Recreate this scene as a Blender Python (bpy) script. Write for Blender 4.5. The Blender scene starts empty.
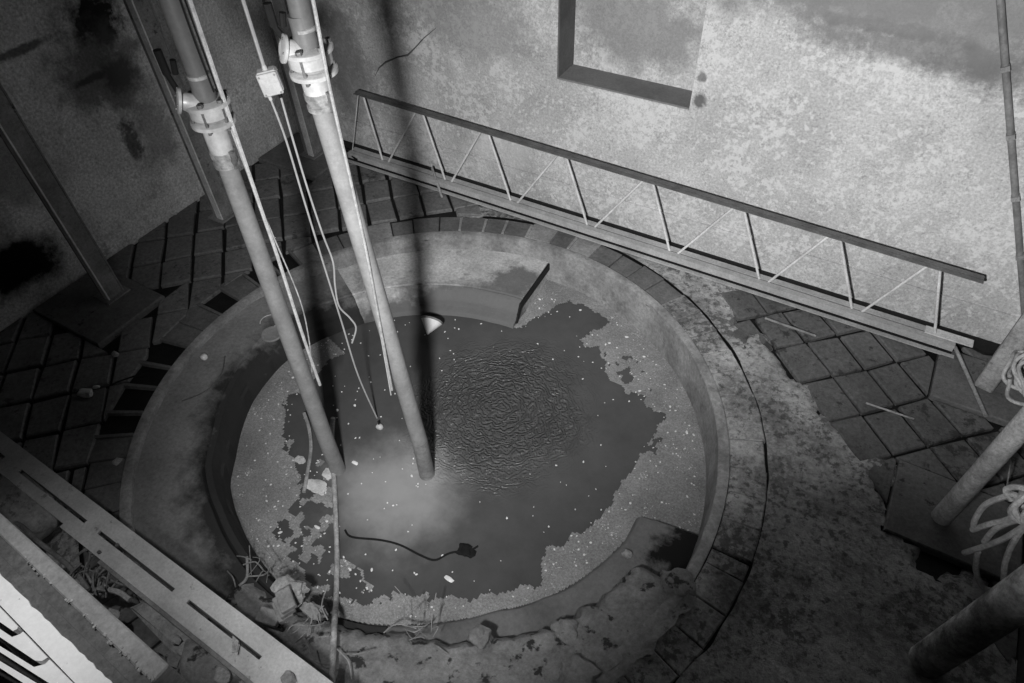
import bpy, bmesh, math, random
import numpy as np
from mathutils import Vector, Matrix, noise
random.seed(7)
sc = bpy.context.scene
COL = sc.collection
R = math.radians

# ---------------------------------------------------------------- camera
CAM = np.array([2.72605, -2.87179, 5.0])
FWD = np.array([-0.36357251, 0.58183763, -0.72751632])
RGT = np.array([0.86400555, 0.50259813, -0.02982497])
UPV = np.array([-0.34829505, 0.63942168, 0.68544181])
FPX, CX, CY = 683.0, 512.0, 341.5
cd = bpy.data.cameras.new('camera'); cam = bpy.data.objects.new('camera', cd); COL.objects.link(cam)
cd.sensor_width = 36; cd.lens = FPX / 1024 * 36; cd.clip_start = .02; cd.clip_end = 100
m = Matrix((RGT, UPV, -FWD)).transposed().to_4x4(); m.translation = Vector(CAM); cam.matrix_world = m
sc.camera = cam

# ---------------------------------------------------------------- light
sc.view_settings.view_transform = 'Standard'; sc.view_settings.look = 'None'
sc.view_settings.exposure = 0.0; sc.view_settings.gamma = 1
w = bpy.data.worlds.new('world'); sc.world = w; w.use_nodes = True
w.node_tree.nodes['Background'].inputs[0].default_value = (1, 1, 1, 1)
w.node_tree.nodes['Background'].inputs[1].default_value = 0.006

def spot(name, loc, target, watts, angle, blend, radius):
    d = bpy.data.lights.new(name, 'SPOT'); d.energy = watts; d.spot_size = R(angle); d.spot_blend = blend
    d.shadow_soft_size = radius
    o = bpy.data.objects.new(name, d); COL.objects.link(o); o.location = loc
    o.rotation_euler = (Vector(target) - Vector(loc)).to_track_quat('-Z', 'Y').to_euler()
    return o
def lamp(name, loc, watts, radius):
    d = bpy.data.lights.new(name, 'POINT'); d.energy = watts; d.shadow_soft_size = radius
    o = bpy.data.objects.new(name, d); COL.objects.link(o); o.location = loc; return o
spot('work_lamp_light', (2.25, -3.45, 4.35), (1.75, 2.9, 0.2), 2500, 104, 1.0, .15)
spot('boards_fill_light', (-0.15, -2.66, 3.05), (-.2, -2.8, 1.6), 66, 88, .9, .05)  # unseen spot added to brighten the white boards and the beam

# ---------------------------------------------------------------- pixel -> point helpers
def ray(px, py):
    d = FWD * FPX + RGT * (px - CX) + UPV * (CY - py); return d / np.linalg.norm(d)
def at(px, py, z=0.0):
    d = ray(px, py); t = (z - CAM[2]) / d[2]; return Vector(CAM + d * t)
def atY(px, py, y):
    d = ray(px, py); t = (y - CAM[1]) / d[1]; return Vector(CAM + d * t)
def atX(px, py, x):
    d = ray(px, py); t = (x - CAM[0]) / d[0]; return Vector(CAM + d * t)
def near(px, py, bx, by):
    d = ray(px, py); t = ((bx - CAM[0]) * d[0] + (by - CAM[1]) * d[1]) / (d[0]**2 + d[1]**2); return Vector(CAM + d * t)

# ---------------------------------------------------------------- materials
def mat(name, a, b=None, rough=.85, scale=3.0, fine=40.0, finek=.25, bump=.25, bumpd=.01, metal=0.0,
        flake=None, stains_and_shade=(), spec=.3, contrast=(.35, .65), rings=None, dark_fine=None):
    """grey procedural surface: two tones mixed by large noise, fine mottling, optional flakes and stains"""
    M = bpy.data.materials.new(name); M.use_nodes = True; nt = M.node_tree; N = nt.nodes; L = nt.links
    P = N['Principled BSDF']; P.inputs['Roughness'].default_value = rough; P.inputs['Metallic'].default_value = metal
    P.inputs['Specular IOR Level'].default_value = spec
    if b is None: b = a * .75
    tc = N.new('ShaderNodeTexCoord')
    def tex(s, det=6, r=.6, off=0):
        t = N.new('ShaderNodeTexNoise'); t.inputs['Scale'].default_value = s; t.inputs['Detail'].default_value = det
        t.inputs['Roughness'].default_value = r
        mp = N.new('ShaderNodeMapping'); mp.inputs['Location'].default_value = (off, off * 1.7, off * .6)
        L.new(tc.outputs['Object'], mp.inputs[0]); L.new(mp.outputs[0], t.inputs['Vector']); return t.outputs['Fac']
    def ramp(v, lo, hi):
        q = N.new('ShaderNodeMapRange'); q.inputs[1].default_value = lo; q.inputs[2].default_value = hi
        L.new(v, q.inputs[0]); return q.outputs[0]
    def mathn(op, x, y):
        q = N.new('ShaderNodeMath'); q.operation = op
        for i, v in enumerate((x, y)):
            if isinstance(v, (int, float)): q.inputs[i].default_value = v
            else: L.new(v, q.inputs[i])
        return q.outputs[0]
    def mixv(f, x, y):
        q = N.new('ShaderNodeMix'); q.data_type = 'FLOAT'; 
        for s, v in ((q.inputs[0], f), (q.inputs[2], x), (q.inputs[3], y)):
            if isinstance(v, (int, float)): s.default_value = v
            else: L.new(v, s)
        return q.outputs[0]
    big = ramp(tex(scale), *contrast)
    val = mixv(big, b, a)
    fn = tex(fine, 7, .78, 3.1); finek = min(.6, finek * 1.5)
    val = mathn('MULTIPLY', val, mathn('ADD', mathn('MULTIPLY', ramp(fn, .3, .7), 2 * finek), 1 - finek))
    if dark_fine:   # scattered dark pits
        s, th, v = dark_fine
        f = ramp(tex(s, 4, .6, 8.3), th, th + .05); val = mixv(f, val, v)
    if flake:
        for s, th, v, k in flake:
            f = ramp(mathn('ADD', tex(s, 8, .72, 5.7), mathn('MULTIPLY', tex(s * .12, 3, .5, 1.3), .35)), th, th + .06)
            val = mixv(mathn('MULTIPLY', f, k), val, v)
    for (c, r, v, k, nz) in stains_and_shade:
        mp = N.new('ShaderNodeVectorMath'); mp.operation = 'SUBTRACT'; L.new(tc.outputs['Object'], mp.inputs[0]); mp.inputs[1].default_value = c
        dv = N.new('ShaderNodeVectorMath'); dv.operation = 'DIVIDE'; L.new(mp.outputs[0], dv.inputs[0]); dv.inputs[1].default_value = r
        ln = N.new('ShaderNodeVectorMath'); ln.operation = 'LENGTH'; L.new(dv.outputs[0], ln.inputs[0])
        e = mathn('ADD', ln.outputs['Value'], mathn('MULTIPLY', mathn('SUBTRACT', tex(nz, 7, .7, 2.2), .5), 2.4))
        f = ramp(e, 1.1, .55); val = mixv(mathn('MULTIPLY', f, k), val, v)
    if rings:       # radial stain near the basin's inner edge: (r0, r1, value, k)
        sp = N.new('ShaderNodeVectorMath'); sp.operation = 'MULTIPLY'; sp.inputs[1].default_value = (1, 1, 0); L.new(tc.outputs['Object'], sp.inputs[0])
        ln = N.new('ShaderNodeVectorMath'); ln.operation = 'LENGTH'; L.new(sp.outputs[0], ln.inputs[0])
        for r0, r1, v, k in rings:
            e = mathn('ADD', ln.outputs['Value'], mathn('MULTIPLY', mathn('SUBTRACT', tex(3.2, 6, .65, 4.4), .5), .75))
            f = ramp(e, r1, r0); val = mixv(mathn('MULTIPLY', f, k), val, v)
    rgb = N.new('ShaderNodeCombineColor')
    for i in range(3): L.new(val, rgb.inputs[i])
    L.new(rgb.outputs[0], P.inputs['Base Color'])
    if bump:
        bp = N.new('ShaderNodeBump'); bp.inputs['Strength'].default_value = bump; bp.inputs['Distance'].default_value = bumpd
        L.new(mathn('ADD', fn, mathn('MULTIPLY', big, .8)), bp.inputs['Height']); L.new(bp.outputs[0], P.inputs['Normal'])
    return M

WALLY, WALLX, RIGHTX, FRONTY = 3.35, -4.6, 4.78, -4.2
def wp(px, py): return tuple(atY(px, py, WALLY))
def lp(px, py): return tuple(atX(px, py, WALLX))
M_wall = mat('plastered_wall', .54, .38, .9, 1.3, 42, .3, .5, .02,
    flake=[(16, .70, .66, .75), (34, .76, .22, .55)],
    stains_and_shade=[(wp(700, 100), (.07, .2, .09), .1, .9, 9), (wp(702, 78), (.05, .2, .05), .12, .8, 9), (wp(586, 64), (.06, .3, .06), .05, .9, 12),
            (wp(930, 52), (1.0, .3, .16), .16, .75, 5), (wp(870, 25), (.7, .3, .07), .14, .7, 6), (wp(1000, 75), (.5, .3, .2), .13, .7, 6),
            (wp(470, 20), (.9, .4, .5), .24, .55, 3), (wp(345, 60), (.5, .4, .9), .14, .7, 2), (wp(900, 5), (1.5, .4, .25), .2, .6, 2.5),
            (tuple(atY(640, 25, WALLY + .36)), (.8, .12, .5), .22, .7, 3), (wp(860, -25), (2.4, .3, .5), .2, .7, 2.2), (wp(500, 150), (.45, .4, .25), .62, .4, 3)])  # widest entry paints light fall-off on the upper wall; first darkens the recess back
M_walll = mat('damp_wall', .74, .46, .9, 1.6, 34, .4, .5, .02, flake=[(14, .74, .26, .5)],
    stains_and_shade=[(lp(95, 18), (.4, .30, .34), .004, .98, 5), (lp(118, 75), (.4, .22, .22), .006, .95, 6), (lp(90, 80), (.4, .2, .05), .004, .95, 7),
            (lp(132, 140), (.4, .12, .25), .012, .8, 8), (lp(105, 70), (.5, .55, .6), .1, .75, 4), (lp(155, 130), (.4, .25, .5), .16, .6, 5), (lp(0, 150), (.5, .5, .9), .18, .6, 2), (lp(20, 265), (.5, .55, .32), .002, 1, 1.6), (lp(20, 50), (.5, .5, .05), .05, .8, 6)])
M_dark = mat('dark_wall', .05, .03, .95, 2)
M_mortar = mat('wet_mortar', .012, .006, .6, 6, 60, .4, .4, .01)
M_flag = mat('flagstone', .15, .09, .75, 1.1, 26, .3, .45, .012, flake=[(9, .74, .03, .8)])
M_flag2 = mat('flagstone_pale', .18, .11, .8, 1.1, 26, .3, .45, .012, flake=[(9, .76, .03, .7)])
M_pad = mat('pad_concrete', .15, .11, .8, 2.2, 30, .25, .35, .01, flake=[(10, .78, .02, .8)])
M_screed = mat('rough_screed', .46, .16, .85, 1.6, 22, .42, .6, .03, flake=[(12, .72, .46, .6), (14, .70, .05, .7)])
M_curb = mat('smooth_curb', .32, .17, .7, 3.2, 24, .26, .4, .01, flake=[(7, .78, .12, .6)])
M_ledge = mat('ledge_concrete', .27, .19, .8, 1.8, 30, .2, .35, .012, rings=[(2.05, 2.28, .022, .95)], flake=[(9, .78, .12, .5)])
M_plat = mat('platform_concrete', .58, .40, .85, 2.6, 30, .25, .5, .02, rings=[(1.9, 2.1, .13, .95)],
    stains_and_shade=[(tuple(at(515, 280, -.2)), (.32, .3, .3), .12, .9, 5)], flake=[(12, .77, .2, .5)])
M_low = mat('wet_low_ledge', .2, .13, .5, 2.2, 24, .15, .25, .008, stains_and_shade=[(tuple(at(697, 556, -.37)), (.42, .42, .4), .004, 1, 5)], flake=[(6, .78, .26, .5)])  # black entry paints the darkness of a deep pocket into the ledge
M_rubble = mat('rubble_concrete', .30, .2, .9, 3, 26, .25, .6, .02, dark_fine=(7, .585, .045))
M_ring = [mat('ring_stone_%s' % n, v, v * .65, .8, 3, 28, .25, .4, .01) for n, v in (('dark', .05), ('mid', .15), ('pale', .3))]
M_scum = mat('floating_scum', .29, .19, .9, 2.2, 55, .35, .5, .008, flake=[(60, .80, .85, .9), (8, .76, .2, .4)])
M_pipe = mat('galvanised_pipe', .24, .17, .5, 4, 30, .12, .15, .004, metal=.0, spec=.45, flake=[(11, .77, .25, .7)])
M_pipe2 = mat('scaled_pipe', .22, .12, .55, 7, 34, .2, .25, .006, metal=.0, spec=.4, flake=[(9, .74, .12, .7)])
M_upipe = mat('grey_pipe', .13, .1, .45, 4, 30, .1, .1, .004, metal=.0, spec=.4)
M_valve = mat('bright_casting', .52, .34, .4, 8, 30, .1, .2, .004, metal=.15, spec=.5)
M_clamp = mat('clamp_steel', .5, .2, .4, 14, 40, .2, .2, .004, metal=.4)
M_bolt = mat('bolt_steel', .2, .1, .5, 20, 60, .2, .1, .003, metal=.4)
M_black = mat('black_rubber', .008, .004, .8, 6, 40, .2, .1, .003)
M_rope = mat('white_rope', .5, .34, .9, 20, 120, .25, .4, .004)
M_rope2 = mat('greyed_rope', .34, .22, .9, 20, 120, .25, .4, .004)
M_cable = mat('pale_cable', .42, .34, .5, 10, 60, .08, .05, .002)
M_box = mat('pale_plastic', .6, .46, .45, 6, 50, .12, .1, .003)
M_hose = mat('muddy_hose', .42, .22, .85, 9, 50, .3, .4, .005)
M_tmid = mat('grey_truss_steel', .45, .32, .6, 5, 50, .2, .2, .004)
M_tchord = mat('dark_truss_steel', .17, .1, .6, 6, 50, .25, .2, .004, metal=.2)
M_tlow = mat('pale_truss_steel', .7, .5, .6, 5, 50, .2, .2, .004)
M_post = mat('post_steel', .26, .15, .75, 4, 40, .25, .3, .006, flake=[(9, .78, .02, .8)])
M_postl = mat('post_lit_edge', .7, .5, .75, 4, 40, .2, .3, .006)
M_timber = mat('blocker_timber', .36, .2, .85, 5, 34, .3, .5, .01, flake=[(8, .8, .05, .7)])
M_log = mat('mouldy_log', .6, .12, .9, 5, 26, .35, .7, .02)
M_beam = mat('channel_steel', .48, .36, .6, 4, 50, .15, .15, .003, flake=[(18, .8, .1, .6)])
M_coping = mat('coping_concrete', .27, .2, .85, 3, 34, .2, .35, .01, flake=[(14, .8, .3, .5)])
M_streak = mat('shade_board', .13, .07, .8, 3, 30, .3, .3, .006)  # dark tone carries the shade of the band beside the white boards
M_white = mat('lit_white_board', .88, .8, .6, 3, 30, .06, .15, .004, dark_fine=(16, .7, .3))  # near-white tone carries the strong light on these boards
M_rock = mat('dusty_rock', .42, .27, .9, 3, 22, .3, .6, .02, flake=[(9, .78, .05, .6)])
M_brick = mat('pale_brick', .3, .2, .9, 8, 40, .2, .4, .006)
M_debris = mat('pale_debris', .4, .22, .95, 9, 50, .3, .5, .01)
M_twig = mat('dry_twig', .3, .16, .9, 12, 60, .3, .3, .004)
M_foam = mat('pale_foam', .62, .42, .9, 9, 60, .2, .4, .005)
M_coil = mat('dirty_coil_hose', .24, .14, .8, 9, 50, .3, .4, .005)
M_cone = mat('white_enamel', .8, .7, .3, 8, 40, .08, .05, .002)
M_disc = mat('pale_lid', .3, .22, .7, 5, 40, .15, .15, .003)

def water_mat():
    M = bpy.data.materials.new('murky_water'); M.use_nodes = True; nt = M.node_tree; N = nt.nodes; L = nt.links
    P = N['Principled BSDF']; P.inputs['Roughness'].default_value = .16; P.inputs['IOR'].default_value = 1.33
    tc = N.new('ShaderNodeTexCoord')
    def noi(s, det=5, r=.6):
        t = N.new('ShaderNodeTexNoise'); t.inputs['Scale'].default_value = s; t.inputs['Detail'].default_value = det; t.inputs['Roughness'].default_value = r
        L.new(tc.outputs['Object'], t.inputs['Vector']); return t.outputs['Fac']
    def ma(op, x, y):
        q = N.new('ShaderNodeMath'); q.operation = op
        for i, v in enumerate((x, y)):
            if isinstance(v, (int, float)): q.inputs[i].default_value = v
            else: L.new(v, q.inputs[i])
        return q.outputs[0]
    def dist(c, r, nk=.6, ns=2.2):
        a = N.new('ShaderNodeVectorMath'); a.operation = 'SUBTRACT'; L.new(tc.outputs['Object'], a.inputs[0]); a.inputs[1].default_value = c
        d = N.new('ShaderNodeVectorMath'); d.operation = 'DIVIDE'; L.new(a.outputs[0], d.inputs[0]); d.inputs[1].default_value = r
        l = N.new('ShaderNodeVectorMath'); l.operation = 'LENGTH'; L.new(d.outputs[0], l.inputs[0])
        return ma('ADD', l.outputs['Value'], ma('MULTIPLY', ma('SUBTRACT', noi(ns), .5), nk * 2))
    def fall(v, lo, hi):
        q = N.new('ShaderNodeMapRange'); q.interpolation_type = 'SMOOTHSTEP'; q.inputs[1].default_value = lo; q.inputs[2].default_value = hi
        q.inputs[3].default_value = 1; q.inputs[4].default_value = 0; L.new(v, q.inputs[0]); return q.outputs[0]
    # suspended sediment stirred up round the pipe foot, thinning outwards
    cloud = fall(dist(tuple(at(395, 492, -.45)), (.72, .72, .72)), .1, 1.15)
    val = ma('ADD', ma('MULTIPLY', cloud, .21), ma('ADD', .045, ma('MULTIPLY', noi(2.6, 8, .7), .065)))
    rgb = N.new('ShaderNodeCombineColor')
    for i in range(3): L.new(val, rgb.inputs[i])
    L.new(rgb.outputs[0], P.inputs['Base Color'])
    # ripples spreading from the pump jet
    c = at(500, 408, -.45)
    mp = N.new('ShaderNodeMapping'); mp.inputs['Location'].default_value = (-c.x, -c.y, .45); L.new(tc.outputs['Object'], mp.inputs[0])
    wv = N.new('ShaderNodeTexWave'); wv.wave_type = 'RINGS'; wv.rings_direction = 'SPHERICAL'; wv.inputs['Scale'].default_value = 6.0
    wv.inputs['Distortion'].default_value = 16; wv.inputs['Detail'].default_value = 3; wv.inputs['Detail Scale'].default_value = 1.6
    L.new(mp.outputs[0], wv.inputs['Vector'])
    msk = fall(dist(tuple(c), (.95, .95, .95), .3), .35, 1.2)
    h = ma('ADD', ma('MULTIPLY', ma('ADD', wv.outputs['Fac'], ma('MULTIPLY', noi(14, 4), 1.1)), msk), ma('MULTIPLY', noi(6, 3), .12))
    bp = N.new('ShaderNodeBump'); bp.inputs['Strength'].default_value = .75; bp.inputs['Distance'].default_value = .03
    L.new(h, bp.inputs['Height']); L.new(bp.outputs[0], P.inputs['Normal'])
    return M
M_water = water_mat()

# ---------------------------------------------------------------- mesh helpers
class MB:
    def __init__(s): s.b = bmesh.new()
    def box(s, c, size, rot=None):
        M = Matrix.Translation(Vector(c)) @ (rot.to_4x4() if rot is not None else Matrix()) @ Matrix.Diagonal((*size, 1))
        bmesh.ops.create_cube(s.b, size=1, matrix=M); return s
    def bar(s, p, q, wdt, hgt, up=(0, 0, 1)):
        p, q = Vector(p), Vector(q); d = (q - p); l = d.length; x = d / l
        y = Vector(up).cross(x); y.normalize(); z = x.cross(y)
        return s.box((p + q) / 2, (l, wdt, hgt), Matrix((x, y, z)).transposed())
    def prism(s, pts, z0, z1, bevel=0):
        """flat polygon (xy list, ccw or cw) from z0 up to z1"""
        pts = [Vector((p[0], p[1])) for p in pts]
        ar = sum(pts[i].x * pts[(i + 1) % len(pts)].y - pts[(i + 1) % len(pts)].x * pts[i].y for i in range(len(pts)))
        if ar < 0: pts = pts[::-1]
        lo = [s.b.verts.new((p.x, p.y, z0)) for p in pts]
        if bevel:
            c = sum(pts, Vector((0, 0))) / len(pts)
            mid = [s.b.verts.new((p.x, p.y, z1 - bevel)) for p in pts]
            hi = [s.b.verts.new((*(p + (c - p).normalized() * bevel * 1.4), z1)) for p in pts]
            rings = [lo, mid, hi]
        else:
            hi = [s.b.verts.new((p.x, p.y, z1)) for p in pts]; rings = [lo, hi]
        n = len(pts)
        for a, b in zip(rings, rings[1:]):
            for i in range(n): s.b.faces.new((a[i], a[(i + 1) % n], b[(i + 1) % n], b[i]))
        s.b.faces.new(hi); s.b.faces.new(lo[::-1]); return s
    def tube(s, pts, r, n=8, cap=True):
        pts = [Vector(p) for p in pts]; k = len(pts); rs = r if isinstance(r, (list, tuple)) else [r] * k
        rings = []; ref = None
        for i, p in enumerate(pts):
            t = (pts[min(i + 1, k - 1)] - pts[max(i - 1, 0)]).normalized()
            if ref is None: ref = t.orthogonal().normalized()
            ref = (ref - t * ref.dot(t)).normalized(); bi = t.cross(ref)
            rings.append([s.b.verts.new(p + (ref * math.cos(2 * math.pi * j / n) + bi * math.sin(2 * math.pi * j / n)) * rs[i]) for j in range(n)])
        for a, b in zip(rings, rings[1:]):
            for j in range(n): s.b.faces.new((a[j], a[(j + 1) % n], b[(j + 1) % n], b[j]))
        if cap: s.b.faces.new(rings[0][::-1]); s.b.faces.new(rings[-1])
        return s
    def lathe(s, o, axis, prof, n=20):
        """profile of (radius, height along axis) from point o"""
        o = Vector(o); a = Vector(axis).normalized(); u = a.orthogonal().normalized(); v = a.cross(u); rings = []
        for r, h in prof:
            rings.append([s.b.verts.new(o + a * h + (u * math.cos(2 * math.pi * j / n) + v * math.sin(2 * math.pi * j / n)) * max(r, 1e-4)) for j in range(n)])
        for p, q in zip(rings, rings[1:]):
            for j in range(n): s.b.faces.new((p[j], p[(j + 1) % n], q[(j + 1) % n], q[j]))
        s.b.faces.new(rings[0][::-1]); s.b.faces.new(rings[-1]); return s
    def rock(s, c, size, sub=2, rough=.35, seed=0, rotz=0):
        tmp = bmesh.new(); bmesh.ops.create_icosphere(tmp, subdivisions=sub, radius=1)
        M = Matrix.Translation(Vector(c)) @ Matrix.Rotation(rotz, 4, 'Z')
        for v in tmp.verts:
            k = 1 + rough * noise.noise(v.co * 1.3 + Vector((seed * 7.1, seed * 3.3, seed))) + rough * .4 * noise.noise(v.co * 3.5 + Vector((seed, 0, 5)))
            p = v.co * k
            p = Vector([math.copysign(abs(q) ** .8, q) for q in p])
            v.co = M @ Vector((p.x * size[0], p.y * size[1], p.z * size[2]))
        me = bpy.data.meshes.new('t'); tmp.to_mesh(me); s.b.from_mesh(me); bpy.data.meshes.remove(me); tmp.free(); return s
    def build(s, name, mt, parent=None, smooth=False, bevel=0):
        if bevel:
            bmesh.ops.bevel(s.b, geom=list(s.b.edges), offset=bevel, segments=1, affect='EDGES')
        bmesh.ops.recalc_face_normals(s.b, faces=list(s.b.faces))
        me = bpy.data.meshes.new(name); s.b.to_mesh(me); s.b.free(); me.materials.append(mt)
        if smooth:
            for p in me.polygons: p.use_smooth = True
            try: me.set_sharp_from_angle(angle=R(40))
            except Exception: pass
        o = bpy.data.objects.new(name, me); COL.objects.link(o)
        if parent is not None:
            o.parent = parent; q = parent; off = Vector((0, 0, 0))
            while q is not None: off += q.location; q = q.parent
            o.location = -off
        return o
def thing(name, label, cat, loc, group=None):
    o = bpy.data.objects.new(name, None); COL.objects.link(o); o.location = loc; o.empty_display_size = .1
    o['label'] = label; o['category'] = cat
    if group: o['group'] = group
    return o
def tag(o, label, cat, group=None, kind=None):
    o['label'] = label; o['category'] = cat
    if group: o['group'] = group
    if kind: o['kind'] = kind
    # put the origin of a single-mesh thing at its base
    return o
def struct(o): o['kind'] = 'structure'; return o
def from_faces(name, verts, faces, mt, parent=None, smooth=True):
    me = bpy.data.meshes.new(name); me.from_pydata(verts, [], faces); me.materials.append(mt); me.validate()
    if smooth:
        for p in me.polygons: p.use_smooth = True
        try: me.set_sharp_from_angle(angle=R(45))
        except Exception: pass
    o = bpy.data.objects.new(name, me); COL.objects.link(o)
    if parent is not None: o.parent = parent; o.location = -parent.location
    return o
def smooth_path(pts, k=6):
    pts = [Vector(p) for p in pts]; out = []
    for i in range(len(pts) - 1):
        a, b, c, d = pts[max(i - 1, 0)], pts[i], pts[i + 1], pts[min(i + 2, len(pts) - 1)]
        for j in range(k):
            t = j / k; out.append(.5 * ((2 * b) + (c - a) * t + (2 * a - 5 * b + 4 * c - d) * t * t + (3 * b - a - 3 * c + d) * t ** 3))
    out.append(pts[-1]); return out

# ================================================================ SETTING
RW = 2.60            # radius of the basin wall
ZW = -.45            # water level
RO = 3.0             # outer radius of the ring course
# back wall with a recess
nx0, nx1, nz0, nd = -.46, 1.0, 1.63, .36
mb = MB(); T = .5
mb.box(((WALLX - .5 + nx0) / 2, WALLY + T / 2, 3.1), (nx0 - WALLX + .5, T, 6.4))
mb.box(((nx1 + RIGHTX + .5) / 2, WALLY + T / 2, 3.1), (RIGHTX + .5 - nx1, T, 6.4))
mb.box(((nx0 + nx1) / 2, WALLY + T / 2, (nz0 - .1) / 2), (nx1 - nx0, T, nz0 + .1))
mb.box(((nx0 + nx1) / 2, WALLY + T / 2, 4.85), (nx1 - nx0, T, 2.9))
mb.box(((nx0 + nx1) / 2, WALLY + nd + .15, (nz0 + 3.4) / 2), (nx1 - nx0, .3, 3.4 - nz0))
bw = struct(mb.build('wall_back', M_wall))
MB().box(((WALLX + RIGHTX) / 2, WALLY - .008, .16), (RIGHTX - WALLX, .016, .46)).build('plinth_band', M_wall, bw)
# thin facings make the sill and the jamb of the recess darker
M_sill = mat('sill_grey', .2, .15, .85, 3, 40, .15, .2, .005)
M_jamb = mat('jamb_dark', .12, .08, .85, 3, 40, .15, .2, .005)
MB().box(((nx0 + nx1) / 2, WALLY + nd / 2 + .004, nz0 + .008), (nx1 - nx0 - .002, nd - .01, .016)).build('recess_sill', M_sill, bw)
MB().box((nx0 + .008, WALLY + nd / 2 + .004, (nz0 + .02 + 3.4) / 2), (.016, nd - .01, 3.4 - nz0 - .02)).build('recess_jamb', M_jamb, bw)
# crack: a thin raised dark vein follows the wall
ck = [(375, 76), (379, 68), (386, 62), (398, 57), (408, 55), (415, 48), (424, 38), (436, 28)]
MB().tube([atY(x, y, WALLY - .001) for x, y in ck], [.003, .008, .012, .008, .012, .008, .007, .003], 5).build('wall_crack', M_streak, bw)
struct(MB().box((WALLX - .15, (WALLY + FRONTY) / 2, 3.1), (.3, WALLY - FRONTY, 6.4)).build('wall_left', M_walll))
struct(MB().box((RIGHTX + .15, (WALLY + FRONTY) / 2, 3.1), (.3, WALLY - FRONTY, 6.4)).build('wall_right', M_dark))
struct(MB().box((.1, FRONTY - .15, 3.1), (RIGHTX - WALLX + .6, .3, 6.4)).build('wall_front', M_dark))

# floor bed: annulus to rectangle, with the flagstones as its parts
verts, faces = [], []
n = 128
for i in range(n):
    a = 2 * math.pi * i / n; c, s_ = math.cos(a), math.sin(a)
    t = min(((RIGHTX if c > 0 else -WALLX) / abs(c)) if abs(c) > 1e-6 else 99, ((WALLY if s_ > 0 else -FRONTY) / abs(s_)) if abs(s_) > 1e-6 else 99)
    verts += [(RW * c, RW * s_, -.05), (RO * c, RO * s_, -.05), (t * c, t * s_, -.05), (t * c, t * s_, -1.3), (RW * c, RW * s_, -1.3)]
for i in range(n):
    a, b = i * 5, ((i + 1) % n) * 5
    for k in range(5): faces.append((a + k, b + k, b + (k + 1) % 5, a + (k + 1) % 5))
floor = struct(from_faces('floor', verts, faces, M_mortar, smooth=False))

PADS = []   # x0,x1,y0,y1
pads_def = [(-4.56, -3.47, -.95, -.12, M_pad), (-4.56, -3.55, 2.45, 3.2, M_pad),
            (3.93, 4.75, 2.36, 3.05, M_pad), (3.81, 4.75, .76, 1.5, M_pad)]
for p in pads_def: PADS.append(p[:4])
def clip(poly, nx, ny, d):
    out = []
    for i in range(len(poly)):
        a, b = poly[i], poly[(i + 1) % len(poly)]
        da, db = a[0] * nx + a[1] * ny - d, b[0] * nx + b[1] * ny - d
        if da >= 0: out.append(a)
        if (da >= 0) != (db >= 0):
            t = da / (da - db); out.append((a[0] + (b[0] - a[0]) * t, a[1] + (b[1] - a[1]) * t))
    return out
def area(p): return .5 * abs(sum(p[i][0] * p[(i + 1) % len(p)][1] - p[(i + 1) % len(p)][0] * p[i][1] for i in range(len(p)))) if len(p) > 2 else 0
q2 = math.sqrt(.5)
def zone(x, y):
    """signed distance-like value: positive where the screed covers the paving"""
    nz_ = noise.noise(Vector((x * 3, y * 3, 1))) + .5 * noise.noise(Vector((x * 9, y * 9, 2)))
    a = x + 1.35 + .25 * nz_ + (.8 if y < -2.2 else 0)
    b = (5.15 + .5 * nz_ + .45 * noise.noise(Vector((x * 1.1, y * 1.1, 8))) - (x + y)) * q2 if x > 2.0 else 9
    return min(a, b)
rg = random.Random(3)
SA, SB = .46, .345
q2 = math.sqrt(.5)
for iu in range(-16, 17):
    for iv in range(-14, 30):
        u0, v0 = 3.03 + SA * (iu - 7), -2.27 + SB * iv
        if u0 < 0: v0 += .16
        g = .018
        cor = [(u0 + g, v0 + g), (u0 + SA - g, v0 + g), (u0 + SA - g, v0 + SB - g), (u0 + g, v0 + SB - g)]
        cor = [(a + rg.uniform(-.014, .014), b + rg.uniform(-.014, .014)) for a, b in cor]
        poly = [((v - u) * q2, (v + u) * q2) for u, v in cor]
        cxy = (sum(p[0] for p in poly) / 4, sum(p[1] for p in poly) / 4)
        if zone(*cxy) > .22: continue
        poly = clip(poly, 1, 0, WALLX + .01); poly = clip(poly, -1, 0, -(RIGHTX - .01)) if poly else poly
        poly = clip(poly, 0, -1, -(WALLY - .01)) if poly else poly; poly = clip(poly, 0, 1, -3.0) if poly else poly
        if area(poly) < .02: continue
        cx_, cy_ = sum(p[0] for p in poly) / len(poly), sum(p[1] for p in poly) / len(poly)
        rr = math.hypot(cx_, cy_)
        if rr < RO - .1: continue
        poly = clip(poly, cx_ / rr, cy_ / rr, RO + .03)
        for (x0, x1, y0, y1) in PADS:
            if len(poly) < 3: break
            if x0 - .4 < cx_ < x1 + .4 and y0 - .4 < cy_ < y1 + .4:
                opts = [clip(poly, 1, 0, x1 + .015), clip(poly, -1, 0, -(x0 - .015)), clip(poly, 0, 1, y1 + .015), clip(poly, 0, -1, -(y0 - .015))]
                poly = max(opts, key=area)
        if area(poly) < .015: continue
        top = rg.uniform(-.012, .006)
        MB().prism(poly, -.06, top, .012).build('flagstone', (M_flag2 if cx_ < 0 else M_flag), floor)  # right-hand stones coloured darker for the shade on that side
for x0, x1, y0, y1, mt in pads_def:
    j = lambda: rg.uniform(-.02, .02)
    MB().prism([(x0, y0 + j()), (x1 + j(), y0 + j()), (x1 + j(), y1 + j()), (x0, y1 + j())], -.05, .022, .012).build('footing_pad', mt, floor)
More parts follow.
